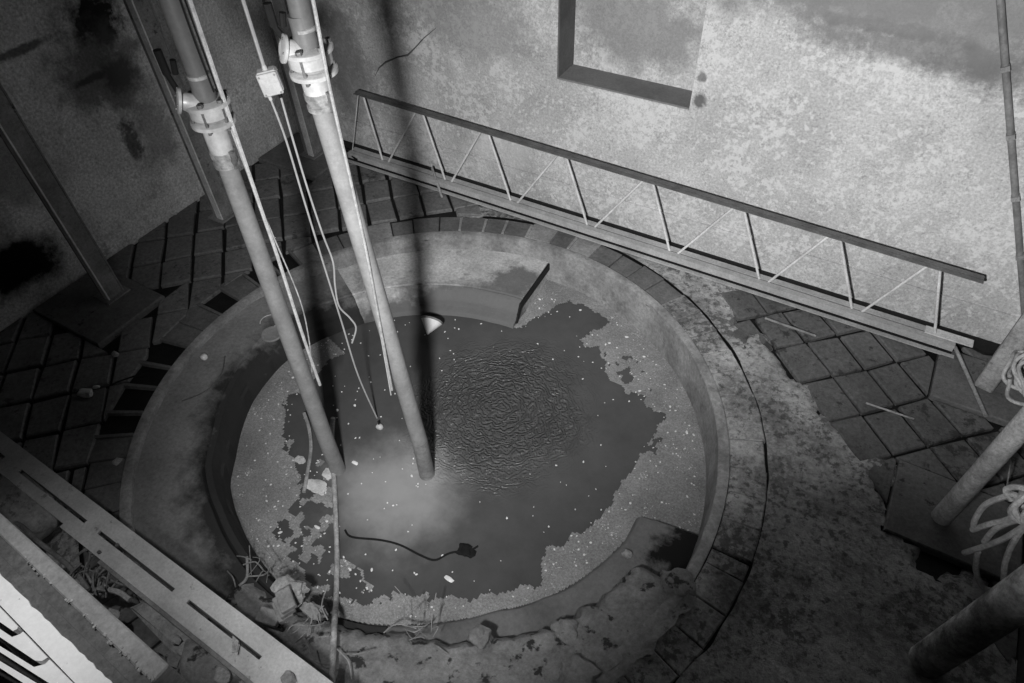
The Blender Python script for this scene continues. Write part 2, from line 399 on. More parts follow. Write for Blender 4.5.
# continuous rough screed where the paving is covered
vid = {}; sv = []; sf = []
DT, DRr = .75, .04
def sz(x, y):
    k = noise.noise(Vector((x * 1.7, y * 1.7, 0))) * .02 + noise.noise(Vector((x * 6, y * 6, 4))) * .012
    if y < -2.0: k += .05 * max(0, noise.noise(Vector((x * 3, y * 3, 9))))
    r_ = math.hypot(x, y)
    return k * min(1, (r_ - RO) / .3) - .002
def gv(i, j):
    if (i, j) not in vid:
        t = R(i * DT); r_ = RO + .03 + j * DRr
        if j == 0: r_ = RO + .004 + (.05 * max(0, noise.noise(Vector((math.cos(t) * 9, math.sin(t) * 9, 7)))+.1) if i * DT < 60 or i * DT > 300 else 0)
        x, y = r_ * math.cos(t), r_ * math.sin(t)
        x = min(x, RIGHTX - .005); y = max(FRONTY + .005, min(y, WALLY - .005))
        f = zone(x, y); vid[i, j] = len(sv); sv.append((x, y, sz(x, y) - .07 * max(0, min(1, 1 - f / .16))))
    return vid[i, j]
for i in range(480):
    for j in range(75):
        t = R((i + .5) * DT); r_ = RO + .03 + (j + .5) * DRr; x, y = r_ * math.cos(t), r_ * math.sin(t)
        if x > RIGHTX + .03 or y > WALLY + .03 or y < FRONTY or zone(x, y) < -.05: continue
        if any(a < x < b and c < y < d for a, b, c, d in PADS): continue
        sf.append((gv(i, j), gv((i + 1) % 480, j), gv((i + 1) % 480, j + 1), gv(i, j + 1)))
from_faces('screed_patch', sv, sf, M_screed, floor)

dp = [(-4.5 + .1 * i, WALLY - .17 - .05 * noise.noise(Vector((i * .37, 2, 2))) - .03 * noise.noise(Vector((i * 1.1, 2, 5)))) for i in range(93)]
MB().prism([(dp[0][0], WALLY - .02)] + dp + [(dp[-1][0], WALLY - .02)], -.04, .035, .01).build('shadow_strip', M_mortar, floor)  # dark strip laid in for the shadow behind the truss

# ================================================================ BASIN
basin = thing('stone_basin', 'round sunken stone basin with stepped ledge and ring of edging stones in the floor', 'basin', (0, 0, -1.2))
TH_IN = [(-180, 1.99), (-165, 1.97), (-145, 1.9), (-135, 1.92), (-121, 1.87), (-109, 1.86), (-92, 1.85), (-80, 1.82), (-63, 1.77), (-51, 1.76),
         (-39, 1.78), (-25, 1.88), (-13, 1.95), (-2, 2.02), (10, 2.04), (85, 1.66), (103, 1.66), (121, 1.71), (140, 1.8), (160, 1.9), (176, 1.99), (180, 1.99)]
def rin(deg):
    d = (deg + 180) % 360 - 180
    return float(np.interp(d, [t[0] for t in TH_IN], [t[1] for t in TH_IN]))
def polar(name, t0, t1, prof, mt, parent, step=2.0, ends=True):
    k = max(2, int(abs(t1 - t0) / step)); vs, fs = [], []; L = None
    full = abs(abs(t1 - t0) - 360) < 1e-6
    for i in range(k + (0 if full else 1)):
        d = t0 + (t1 - t0) * i / k; pr = prof(d); L = len(pr); a = R(d)
        vs += [(r * math.cos(a), r * math.sin(a), z) for r, z in pr]
    for i in range(k):
        a, b = i * L, ((i + 1) % (k if full else k + 1)) * L
        for j in range(L): fs.append((a + j, b + j, b + (j + 1) % L, a + (j + 1) % L))
    if ends and not full: fs.append(tuple(range(L))[::-1]); fs.append(tuple(range(k * L, k * L + L)))
    o = from_faces(name, vs, fs, mt, parent)
    b = bmesh.new(); b.from_mesh(o.data); bmesh.ops.recalc_face_normals(b, faces=list(b.faces)); b.to_mesh(o.data); b.free()
    return o
nn = lambda d, k, s: noise.noise(Vector((math.cos(R(d)) * k, math.sin(R(d)) * k, s)))
# basin wall with curb lip
def wall_prof(d):
    e = .012 * nn(d, 14, 2)
    return [(RW + .09, -1.3), (RW + .09, 0.0), (RW + .02 + e, .004), (RW + e, -.01), (RW - .01, -.12), (RW - .02 + e, -.25), (RW - .03, -.42), (RW - .03, -1.3)]
polar('basin_wall', 0, 360, wall_prof, M_curb, basin, 2)
# high ledge, left half
def ledge_prof(d):
    ri = rin(d); k_ = max(0, min(1, (172 - d) / 24)); o = .05 + .14 * k_; e = .012 * nn(d, 9, 5); h = -.06 - .14 * k_ - .3 * max(0, min(1, (d - 235) / 55))
    z = [h, h - .03, h - .09, h - .11, h - .18, h - .20, -.47]
    return [(RW + .02, -1.0), (RW + .02, h + .012), (RW - .3, h + .004 * nn(d, 12, 1)), (ri + o + .08, h), (ri + o + .065, h - .035), (ri + o + .05, h - .005), (ri + o * 1.0, h - .02), (ri + o * .8 + e, z[2]),
            (ri + o * .55 + e, z[3]), (ri + o * .5 + e, z[4]), (ri + o * .12, z[5]), (ri + e * .5, z[6]), (ri, -1.0)]
polar('platform', 93, 150, ledge_prof, M_plat, basin, 1.5)
polar('end_shade', 92.5, 93, lambda d: [(rin(d) + .06, -.42), (rin(d) + .17, -.212), (RW + .01, -.2), (RW + .01, -.29), (rin(d) + .2, -.3), (rin(d) + .1, -.44)], M_mortar, basin, 1)  # dark strip painted on for the shaded end of the platform
polar('ledge', 150, 293, ledge_prof, M_ledge, basin, 1.5)
def low_prof(d):
    ri = rin(d); e = .015 * nn(d, 10, 7)
    return [(RW + .02, -1.0), (RW + .02, -.36), (2.3, -.375), (ri + .16, -.385), (ri + .12 + e, -.40), (ri + .05 + e, -.405), (ri + e, -.46), (ri, -1.0)]
polar('low_ledge', 293, 365, low_prof, M_low, basin, 1.5)
# rubble concrete topping on the low ledge
vs, fs = [], []
K1, K2 = 120, 26
for i in range(K1 + 1):
    d = -100 + (-7 + 100) * i / K1
    r0 = float(np.interp(d, [-100, -75, -60, -45, -30, -7], [1.95, 1.9, 1.88, 2.02, 2.13, 2.22])) + .05 * nn(d, 16, 3) + .035 * nn(d, 40, 8)
    r1 = RW + .16 + .06 * nn(d, 20, 6)
    for j in range(K2 + 1):
        t = j / K2; r = r0 + (r1 - r0) * t; a = R(d)
        edge = min(1, t * 7) ** .5
        if d > -13: edge *= max(0, min(1, (-7 - d) / 3)) ** .5
        p = Vector((r * math.cos(a), r * math.sin(a), 0))
        top = -.15 + .18 * t + (.13 * np.interp(d, [-100, -55], [1, 0]) * (1 - t)) * .0
        z = -.42 + (top + .42) * edge + edge * (.03 * noise.noise(p * 6) + .022 * noise.noise(p * 16))
        vs.append((p.x, p.y, z))
for i in range(K1):
    for j in range(K2): a = i * (K2 + 1) + j; fs.append((a, a + 1, a + K2 + 2, a + K2 + 1))
from_faces('rubble_topping', vs, fs, M_rubble, basin)
# edging stones of the ring
polar('ring_bed', 0, 360, lambda d: [(RW + .09, -.3), (RW + .09, -.07), (RO + .03, -.07), (RO + .03, -.3)], M_mortar, basin, 3)
rg = random.Random(11)
d = 0.0
while d < 359:
    wdt = rg.uniform(5.0, 6.4)
    if d + wdt > 359.5: wdt = 359.5 - d
    mid = d + wdt / 2; left = 158 < mid < 222
    r0, r1 = RW + .1, RO + rg.uniform(-.012, .012)
    if left: r1 = RO + .1
    kind = None
    if left:
        thin = True
        if rg.random() < .72: z1, mt = -.062, M_ring[0]
        else: z1, mt = rg.uniform(-.02, 0), M_ring[1]
    elif 60 < mid < 158:
        mt = rg.choice((M_ring[1], M_ring[1], M_ring[2])); z1 = rg.uniform(-.012, .0)
        if mt is M_ring[1]: z1 -= .012
    elif 222 <= mid < 290: mt = M_ring[1]; z1 = rg.uniform(-.03, 0)
    else: mt = M_screed; z1 = rg.uniform(-.008, .0)
    g = .35 if left else (.12 if 60 < mid < 290 else .05)
    pts = [(r * math.cos(R(a)), r * math.sin(R(a))) for r, a in ((r0, d + g), (r1, d + g), (r1, d + wdt - g), (r0, d + wdt - g))]
    MB().prism(pts, -.12, z1, .01).build('edging_stone', mt, basin)
    if left or 85 < mid < 125:   # pale mortar rib standing between the stones
        pts = [(r * math.cos(R(a)), r * math.sin(R(a))) for r, a in ((r0, d - .3), (r1 - .04, d - .35), (r1 - .04, d + .35), (r0, d + .3))]
        MB().prism(pts, -.12, .006 if not left else -.004, .006).build('mortar_rib', M_ring[2] if not left else M_ring[1], basin)
    d += wdt

# water
k = 96; vs = [(0, 0, ZW)] + [(2.59 * math.cos(2 * math.pi * i / k), 2.59 * math.sin(2 * math.pi * i / k), ZW) for i in range(k)]
wat = from_faces('pool_water', vs, [(0, 1 + i, 1 + (i + 1) % k) for i in range(k)], M_water)
tag(wat, 'murky dark water rippling in the round basin', 'water', kind='stuff')
# scum film
def upoly(px): return np.array([at(x, y, ZW)[:2] for x, y in px])
def inside(P, X, Y):
    r = np.zeros(X.shape, bool); n = len(P)
    for i in range(n):
        x0, y0 = P[i]; x1, y1 = P[(i + 1) % n]
        if y0 == y1: continue
        c = ((y0 > Y) != (y1 > Y)) & (X < (x1 - x0) * (Y - y0) / (y1 - y0) + x0); r ^= c
    return r
CLEAR = upoly([(300, 395), (330, 360), (385, 335), (430, 318), (500, 326), (520, 328), (540, 317), (556, 306), (568, 302), (590, 308), (612, 322), (600, 330), (582, 336), (583, 345), (598, 347),
               (602, 352), (604, 362), (606, 374), (614, 382), (622, 385), (628, 392), (634, 402), (655, 412), (662, 424), (652, 436), (640, 452), (632, 470), (622, 488), (610, 508), (596, 522), (580, 534),
               (562, 545), (544, 548), (540, 562), (543, 580), (535, 590), (522, 586), (505, 592), (490, 595), (470, 600), (445, 598), (420, 596), (395, 592), (375, 590), (358, 570), (345, 555), (335, 530),
               (335, 490), (325, 470), (312, 452), (300, 470), (290, 455), (293, 420)])
BLOT = upoly([(284, 395), (322, 390), (345, 470), (352, 560), (370, 600), (318, 596), (295, 560), (272, 530), (300, 500), (300, 470), (284, 450)])
PATCH = upoly([(585, 333), (600, 335), (601, 346), (586, 347), (580, 340)])
HOLES = upoly([(606, 352), (640, 362), (668, 425), (655, 452), (640, 470), (612, 385)])
HOLE2 = upoly([(350, 590), (396, 586), (390, 602), (360, 608)])
cs = .016; G = np.arange(-2.6, 2.6, cs); gx, gy = np.meshgrid(G, G, indexing='ij')
na = np.zeros(gx.shape); nb = np.zeros(gx.shape); nc = np.zeros(gx.shape)
for i in range(gx.shape[0]):
    for j in range(gx.shape[1]):
        x, y = gx[i, j], gy[i, j]
        if x * x + y * y > 6.8: continue
        na[i, j] = noise.noise((x * 7, y * 7, 0)) + .6 * noise.noise((x * 19, y * 19, 1)); nb[i, j] = noise.noise((x * 7, y * 7, 5)) + .6 * noise.noise((x * 19, y * 19, 6))
        nc[i, j] = noise.noise((x * 5, y * 5, 9)) + .5 * noise.noise((x * 13, y * 13, 12))
wx, wy = gx + .05 * na, gy + .05 * nb
clear = inside(CLEAR, wx, wy) & ~inside(PATCH, wx, wy)
clear |= inside(BLOT, wx, wy) & (nc > -.12)
clear |= inside(HOLES, wx, wy) & (nc > .16)
clear |= inside(HOLE2, wx, wy) & (nc > -.1)
islands = inside(CLEAR, wx, wy) & (nc > 1.02)
th = np.degrees(np.arctan2(gy, gx)); rr = np.hypot(gx, gy)
lim = np.where((th > 5) & (th < 93), 2.575, np.interp(th, [t[0] for t in TH_IN], [t[1] for t in TH_IN]) + .01)
keep = ~((th > 93) & (th < 163) & (rr > 1.2)) & (rr < lim) & (~clear | islands)
vid = {}; vs = []; fs = []
def sgv(i, j):
    if (i, j) not in vid:
        vid[i, j] = len(vs); x, y = -2.6 + (i - .5) * cs, -2.6 + (j - .5) * cs
        vs.append((x, y, ZW + .006 + .004 * noise.noise((x * 22, y * 22, 3)))); 
    return vid[i, j]
for i, j in zip(*np.nonzero(keep)): fs.append((sgv(i, j), sgv(i + 1, j), sgv(i + 1, j + 1), sgv(i, j + 1)))
scum = from_faces('floating_scum', vs, fs, M_scum)
tag(scum, 'pale crust of scum floating round the edge of the pool', 'scum', kind='stuff')

# ================================================================ PUMP PIPES
def riser(name, label, base, pxs, rot, lever_dir, lower_mat):
    """pxs: (top, ring, flange, clamp) pixels of the axis"""
    bx, by = base.x, base.y
    Pt, Pr, Pf, Pc = [near(x, y, bx, by) for x, y in pxs]
    t = thing(name, label, 'pipe', (bx, by, ZW - .3), 'pump riser pipes')
    low = Vector((bx, by, ZW - .3)); ax = (Pt - low).normalized()
    up = Pt + (Pt - Pr).normalized() * 1.6
    # upper pipe, with a raised ring and the taper into the valve
    MB().tube([Pf + ax * .07, Pr, up], .054, 20).build('upper_pipe', M_upipe, t, True)
    MB().lathe(Pr - ax * .012, ax, [(.053, 0), (.060, .004), (.060, .02), (.053, .024)], 24).build('pipe_ring', M_clamp, t, True)
    MB().lathe(Pf + ax * .02, ax, [(.054, 0), (.062, .02), (.062, .05), (.055, .085), (.055, .17)], 22).build('reducer', M_upipe, t, True)
    # valve body between two flanges
    MB().lathe(Pf - ax * .07, ax, [(.09, 0), (.112, .02), (.112, .07), (.09, .095)], 24).build('valve_body', M_valve, t, True)
    for h, r in ((.02, .128), (-.095, .125)):
        f = MB().lathe(Pf + ax * h, ax, [(r - .008, -.012), (r, -.008), (r, .012), (r - .008, .016)], 30).build('flange', M_valve, t, True)
    u = ax.orthogonal().normalized(); v = ax.cross(u)
    for i in range(6):
        a = rot + i * math.pi / 3; p = Pf + (u * math.cos(a) + v * math.sin(a)) * .107
        MB().tube([p - ax * .125, p + ax * .055], .009, 8).tube([p + ax * .034, p + ax * .055], .017, 6).build('bolt', M_bolt, t)
    # side outlet with its blank flange and the black lever
    s = (-RGT_ * .86 + FWD_ * -.42 + Vector((0, 0, .1))).normalized()
    q = near(*lever_dir[0], bx - .02, by - .06)
    MB().lathe(Pf + ax * .0, (q - Pf), [(.05, .03), (.05, .12), (.042, .14)], 16).build('side_outlet', M_valve, t, True)
    fl = MB().lathe(q, (s + Vector((0, 0, .25))).normalized(), [(.062, 0), (.07, .004), (.07, .018), (.064, .022)], 24).build('side_flange', M_valve, t, True)
    sn = (s + Vector((0, 0, .25))).normalized(); su = sn.orthogonal().normalized(); sv_ = sn.cross(su)
    for i in range(4):
        a = .6 + i * math.pi / 2; p = q + sn * .02 + (su * math.cos(a) + sv_ * math.sin(a)) * .05
        MB().tube([p, p + sn * .006], .006, 6).build('bolt_head', M_bolt, fl)
    l0, l1, l2 = [near(*p_, bx - .06, by - .05) for p_ in lever_dir[1:]]
    MB().tube([l0, l1], .016, 8).tube([l1, l2], .022, 8).tube([l1 + RGT_ * .045, l1.lerp(l2, .6) + RGT_ * .06], .016, 8).build('lever', M_black, t, True)
    # neck and hose clamp below
    MB().lathe(Pc + ax * .02, ax, [(.064, 0), (.068, .03), (.068, (Pf - Pc).length * .45), (.058, (Pf - Pc).length * .6), (.075, (Pf - Pc).length - .13), (.075, (Pf - Pc).length - .1)], 24).build('neck', M_valve, t, True)
    c = MB().lathe(Pc - ax * .06, ax, [(.066, 0), (.074, .004), (.074, .03), (.068, .034), (.068, .06), (.074, .064), (.074, .095), (.068, .1)], 26).build('clamp', M_clamp, t, True)
    sd = (RGT_ * .8 - FWD_ * .5); sd.z = 0; sd.normalize()
    MB().bar(Pc + sd * .07 - ax * .06, Pc + sd * .085 + ax * .05, .02, .03).build('clamp_screw', M_bolt, c)
    low0 = Vector((bx, by, ZW + .55)); mid = Pc - ax * .04
    MB().tube([low0 - Vector((0, 0, .02)), low0 + (mid - low0) * .33, low0 + (mid - low0) * .66, mid], [.069, .066, .062, .058], 22).build('lower_pipe', M_pipe, t, True)
    MB().tube([low, low0], [.074, .069], 22).build('pipe_foot', lower_mat, t, True)
    return t, ax
RGT_ = Vector(RGT); FWD_ = Vector((FWD[0], FWD[1], 0)).normalized()
b1 = at(338, 470, ZW); b2 = at(427, 474, ZW)
riser('pump_riser', 'left one of the two pale vertical pump pipes, with a flanged valve', b1, [(170, 0), (198, 75), (208, 105), (224, 156)], .3, [(181, 101), (179, 93), (167, 74), (157, 50)], M_pipe)
riser('pump_riser', 'right one of the two pale vertical pump pipes, foot among the ripples', b2, [(298, 0), (304, 28), (309, 53), (319, 98)], .1, [(286, 49), (285, 40), (274, 26), (267, 3)], M_pipe2)

# ropes and cables
def line(name, label, cat, pts, r, mt, group=None, n=7, smooth=True, k=6):
    P = smooth_path(pts, k) if smooth else pts
    o = MB().tube(P, r, n).build(name, mt, None, True); tag(o, label, cat, group); return o
def hang(pxs, bx, by): return [near(x, y, bx, by) for x, y in pxs]
r1 = at(338, 440, ZW + .02) + Vector((.05, .12, 0)); ra = near(258, 200, b1.x + .11, b1.y + .03)
top1 = near(190, 0, b1.x + .11, b1.y + .03); top1b = top1 + (top1 - ra) * .4
line('pull_rope', 'white twisted rope hanging along the left pump pipe', 'rope', [top1b, top1, ra] + hang([(277, 255), (301, 330), (320, 385)], b1.x + .09, b1.y + .04), .0125, M_rope)
rb = near(355, 200, b2.x + .09, b2.y + .02); top2 = near(313, 0, b2.x + .12, b2.y - .1)
line('pull_rope', 'white rope running straight down the front of the right pump pipe', 'rope', [top2 + (top2 - rb) * .4, top2, near(326, 70, b2.x + .12, b2.y - .12), near(335, 112, b2.x + .1, b2.y - .06), rb] + hang([(368, 260), (380, 325), (392, 390)], b2.x + .09, b2.y - .01), .0095, M_rope2)
for i, (dx, lab) in enumerate(((0, 'thin dark cable beside the left pipe, nearer to the pipe'), (5, 'thin dark cable beside the left pipe, nearer to the white rope'))):
    P = hang([(180 + dx, 0), (196 + dx, 45), (214 + dx * .8, 92)], b1.x + .1, b1.y + .05)
    line('power_cable', lab, 'cable', [P[0] + (P[0] - P[1]) * 1.0] + P, .005, M_black)
P = hang([(222, 105), (252, 185), (275, 240), (300, 300), (309, 340), (312, 372)], b1.x + .13, b1.y + .09)
line('signal_cable', 'thin grey cable bowing out right of the white rope on the left pipe', 'cable', P, .005, M_hose)
P = hang([(372, 285), (378, 320), (385, 360), (391, 395)], b2.x - .02, b2.y - .1)
line('signal_cable', 'thin grey wire down the lower left side of the right pump pipe', 'cable', P, .005, M_cable)
# junction box with cables
jx, jy = -.65, -.1
jb = near(270, 81, jx, jy)
jt = thing('junction_box', 'small pale junction box hanging on a white cable between the two pumps', 'junction box', tuple(jb - Vector((0, 0, .08))))
yaw = math.atan2(RGT[1], RGT[0]) + R(14); Rz = Matrix.Rotation(yaw, 3, 'Z') @ Matrix.Rotation(R(-6), 3, 'Y')
MB().box(jb, (.13, .085, .15), Rz).build('box_body', M_box, jt, False, .014)
fr = -(Rz @ Vector((0, 1, 0)))
MB().box(jb + fr * .05, (.122, .016, .142), Rz).build('box_lid', M_box, jt, False, .006)
for sx in (-1, 1):
    for sz_ in (-1, 1):
        p = jb + fr * .058 + Rz @ Vector((sx * .047, 0, sz_ * .057)); MB().tube([p, p + fr * .004], .007, 8).build('lid_screw', M_clamp, jt)
dn = Rz @ Vector((0, 0, -1)); sx_ = Rz @ Vector((1, 0, 0))
for k_, mt in ((-.04, M_box), (.025, M_black)):
    MB().lathe(jb + dn * .07 + sx_ * k_, dn, [(.018, 0), (.018, .02), (.012, .024), (.012, .045)], 10).build('cable_gland', mt, jt, True)
MB().lathe(jb - dn * .073, -dn, [(.016, 0), (.016, .02), (.01, .035)], 10).build('cable_gland', M_box, jt, True)
tp = near(243, 0, jx, jy)
line('hanging_cable', 'white cable the junction box hangs from', 'cable', [tp + (tp - jb) * .4, tp, jb - dn * .1], .012, M_cable, smooth=False)
P = hang([(276, 97), (286, 140), (304, 200), (322, 259), (341, 320), (358, 375), (377, 418)], jx, jy)
P[0] = jb + dn * .11 - sx_ * .04
line('float_cable', 'pale cable running straight from the junction box into the water', 'cable', P, .0075, M_cable)
P = hang([(283, 95), (293, 140), (308, 190), (323, 235), (333, 262), (335, 285), (339, 306), (350, 318), (356, 328), (352, 343)], jx + .02, jy + .02)
P[0] = jb + dn * .11 + sx_ * .025
line('float_cable', 'pale cable from the junction box ending in a loose curl', 'cable', P, .0075, M_cable)
fb = at(380, 428, ZW)
ft = thing('float_switch', 'small pale float at the end of the straight cable on the water', 'float', tuple(fb))
MB().rock(fb + Vector((0, 0, .02)), (.035, .03, .03), 2, .2, 3).build('float_body', M_box, ft, True)
MB().tube([fb + Vector((0, 0, .03)), fb + Vector((-.02, .02, .08))], .009, 8).build('float_neck', M_black, ft, True)
# muddy hose hanging past pipe foot and lying out over the ledge
P = [at(333, 418, ZW + .25), at(332, 440, ZW + .06), at(334, 480, ZW + .03), at(336, 520, ZW + .025), at(337, 560, ZW + .03), at(336, 600, ZW + .05), at(335, 615, -.1), at(334, 632, .04), at(333, 655, .05), at(332, 700, .06)]
line('drain_hose', 'long muddy hose lying from the left pipe foot across the pool to the steel beam', 'hose', P, .022, M_hose, n=9)
P = [at(304, 413, ZW + .08), at(309, 428, ZW + .04), at(311, 448, ZW + .02), at(308, 470, ZW + .02), at(304, 492, ZW + .015)]
line('short_hose', 'short muddy piece of hose standing in the scum left of the pipe foot', 'hose', P, .018, M_hose)

# ================================================================ LATTICE TRUSS
ytop, ybot = 3.17, 3.08
tr = thing('lattice_truss', 'long steel lattice truss lying on edge along the foot of the back wall', 'truss', (.2, ybot, 0))
TL, TR = atY(356, 92, ytop), atY(984, 280, ytop); BL, BR = atY(352, 153, ybot), atY(953, 346, ybot)
BL.z = BR.z = .09
for dy in (-.032, .032):
    MB().bar(TL + Vector((0, dy, 0)), TR + Vector((0, dy, 0)), .05, .008).bar(TL + Vector((0, dy * .35, -.016)), TR + Vector((0, dy * .35, -.016)), .007, .03).build('top_chord_angle', M_tchord, tr)
for dy in (-.045, .045):
    MB().bar(BL + Vector((0, dy, .02)), BR + Vector((0, dy, .02)), .07, .01).bar(BL + Vector((0, dy * 1.7, -.015)), BR + Vector((0, dy * 1.7, -.015)), .008, .07).build('bottom_chord_angle', M_tmid, tr)
MB().bar(BL + Vector((-.0, -.125, -.07)), BR + Vector((.03, -.125, -.07)), .045, .012).build('bottom_flange', M_tmid, tr)
MB().bar(BL + Vector((0, -.085, -.06)), BR + Vector((0, -.085, -.06)), .03, .012).build('bottom_web', M_black, tr)
tn = [360, 419.5, 484.5, 562, 648, 738, 832.5, 930]; tyy = [95, 115, 133, 157, 183, 213, 243, 275]
bn = [385, 448, 514, 591, 674, 764, 856, 938]; byy = [158, 178, 198, 225, 251, 280, 312, 340]
def tpt(px, py, off): p = atY(px, py, ytop); f = (p.x - TL.x) / (TR.x - TL.x); q = TL.lerp(TR, f); return q + Vector((off, 0, -.02))
def bpt(px, py, off): p = atY(px, py, ybot); f = (p.x - BL.x) / (BR.x - BL.x); q = BL.lerp(BR, f); return q + Vector((off, 0, .02))
for i in range(8):
    MB().tube([tpt(tn[i], tyy[i], .05), bpt(bn[i], byy[i], -.05)], .013, 8).build('diagonal', M_tlow, tr, True)
    if i < 7: MB().tube([bpt(bn[i], byy[i], .05), tpt(tn[i + 1], tyy[i + 1], -.05)], .013, 8).build('diagonal', M_tlow, tr, True)
MB().tube([TL + Vector((.03, 0, -.02)), BL + Vector((.02, 0, .02))], .006, 6).build('end_tie', M_tlow, tr)
e = BR + Vector((-.28, .02, .035)); MB().bar(e, e + Vector((.42, .0, 0)), .1, .012).build('end_plate', M_tlow, tr)
# props and loose rods
def rod(name, label, cat, p, q, r, mt, n=8):
    o = MB().tube([p, q], r, n).build(name, mt, None, True); tag(o, label, cat); return o
rod('leaning_rod', 'thin grey rod lying on the floor off the right end of the truss', 'rod', at(955, 347, .06), at(986, 416, .03), .017, M_timber)
rod('wooden_stick', 'short stick propped against the truss near its left end', 'stick', at(432, 168, .18), at(442, 197, .015), .016, M_hose)
rod('thin_rod', 'thin dark rod lying on the rough floor in front of the truss', 'rod', at(765, 318, .03), at(816, 336, .03), .012, M_twig)
rod('thin_rod', 'thin pale rod lying across the flagstones right of the basin', 'rod', at(866, 403, .025), at(914, 419, .025), .009, M_hose)
rod('iron_hook', 'bent dark iron bar poking out at the left end of the truss', 'bar', at(344, 148, .12), at(357, 160, .05), .018, M_black)
# slanting conduit on the back wall
cA, cB = atY(998, -30, WALLY - .03), atY(1021, 268, WALLY - .03)
ct = thing('wall_conduit', 'thin slanting conduit fixed to the back wall beside the right-hand timbers', 'conduit', tuple(cB))
MB().tube([cA + (cA - cB) * .4, cA, cB, cB + (cB - cA) * .2], .026, 10).build('conduit_pipe', M_pipe2, ct, True)
for f in (.05, .28, .5, .72, .95):
    p = cA.lerp(cB, f); ax_ = (cB - cA).normalized(); MB().bar(p - ax_ * .02, p + ax_ * .02, .075, .06).build('conduit_clip', M_post, ct)

# ================================================================ POSTS AND TIMBERS
def post(label, px, py, dy=0):
    p = at(px, py, .02); x, y = p.x, p.y
    t = thing('steel_post', label, 'post', (x, y, .02), 'steel posts along the left wall')
    h = 5.2
    MB().box((x - .02, y + .1, .02 + h / 2), (.16, .16, h)).build('post_core', M_post, t)
    MB().box((x + .02, y + .01, .02 + h / 2), (.09, .016, h)).build('flange_plate', M_postl, t)  # this edge is pale to put the side light into its colour
    MB().box((x + .02, y + .19, .02 + h / 2), (.09, .016, h)).build('flange_plate', M_post, t)
    MB().box((x - .02, y + .1, .03), (.26, .28, .02)).build('base_plate', M_post, t)
post('tall grey steel post by the left wall, leftmost of the three', 106, 300)
post('tall grey steel post by the left wall, just left of the left pipe', 219, 220)
post('tall grey steel post in the far left corner behind the right pump pipe', 310, 157)
def timber(name, label, pxl, pxr, mt, sides, squash, lean):
    p = (at(*pxl, .03) + at(*pxr, .03)) / 2; wd = (at(*pxl, .03) - at(*pxr, .03)).length
    t = thing(name, label, 'timber post', (p.x, p.y, .02)); b = MB()
    r = wd / 2
    pts = [p + Vector((0, 0, z)) + lean * z for z in (0, .7, 1.6, 2.6, 4.2)]
    if sides == 4:
        b.bar(pts[0] - Vector((0, 0, .01)), pts[-1], wd * .86, wd * .86, up=(.2, 1, 0)); o = b.build('timber_shaft', mt, t, False, .012)
    else:
        b.tube(pts, [r * k for k in (1, .98, 1.0, .97, .95)], sides); o = b.build('timber_shaft', mt, t, True)
    return t, p, r
timber('square_timber', 'thick square timber post standing in the far right corner by the wall', (974, 381), (996, 388), M_timber, 4, 1, Vector((0.0, .03, 0)))
_, t2p, t2r = timber('round_timber', 'smooth round timber post on a concrete pad, middle one on the right', (931, 513), (951, 522), M_timber, 20, 1, Vector((0.02, 0.02, 0)))
_, t3p, t3r = timber('round_log', 'dark mouldy log post nearest the bottom right corner', (908, 655), (945, 668), M_log, 16, 1, Vector((.05, .0, 0)))
rod('loose_wire', 'thin wire hanging behind the middle right-hand post', 'wire', at(1016, 430, .5), at(1006, 492, .05), .006, M_twig)
# coils of hose hung on the timbers
def coil(label, c, ru, rv, n_, r, seed, axis_u, axis_v, ax3, tails=(), mt=None):
    rg = random.Random(seed); t = thing('hose_coil', label, 'hose', tuple(c), 'hose coils')
    for i in range(n_):
        cu, cv = rg.uniform(-.06, .06), rg.uniform(-.06, .06); a0 = rg.uniform(0, 6.28); k1, k2 = rg.uniform(.75, 1.1), rg.uniform(.75, 1.1)
        pts = []
        for j in range(29):
            a = a0 + 2 * math.pi * j / 28 * .97
            pts.append(c + axis_u * (ru * k1 * math.cos(a) + cu) + axis_v * (rv * k2 * math.sin(a) + cv) + ax3 * (.035 * i - .05 + .03 * math.sin(3 * a + i)))
        MB().tube(pts, r, 8).build('hose_loop', mt or M_coil, t, True)
    for tl in tails: MB().tube(smooth_path(tl), r, 8).build('hose_end', mt or M_coil, t, True)
    return t
def plane_axes(): return RGT_.copy(), Vector(UPV)
U_, V_ = plane_axes()
c2 = near(1016, 372, t2p.x + .05, t2p.y + .05)
coil('pale coil of thin hose hung round the middle right-hand post', near(1029, 378, t2p.x, t2p.y), .11, .15, 7, .012, 4, (U_ * .9 + V_ * .3).normalized(), (V_ * .9 - U_ * .3).normalized(), -Vector(FWD))
def n3(x, y, k=0): return near(x, y, t3p.x + .1 + k, t3p.y + .1)
tails = [[n3(964, 553), n3(985, 546), n3(1005, 538), n3(1030, 522)], [n3(972, 530), n3(990, 524), n3(1006, 520), n3(1030, 510)],
         [n3(974, 530), n3(975, 520), n3(985, 505), n3(1003, 497), n3(1015, 495), n3(1022, 505), n3(1030, 507)],
         [n3(978, 552), n3(976, 570), n3(982, 586), n3(992, 591)], [n3(1026, 524), n3(1012, 545), n3(1005, 565), n3(1004, 580)],
         [n3(984, 542), n3(994, 530), n3(1010, 522), n3(1030, 518)], [n3(1012, 500), n3(1006, 490), n3(1016, 487), n3(1030, 490)]]
coil('loose tangle of muddy hose hanging on the mouldy log, bottom right', n3(1045, 520), .1, .12, 3, .017, 8, U_, V_, -Vector(FWD), tails)

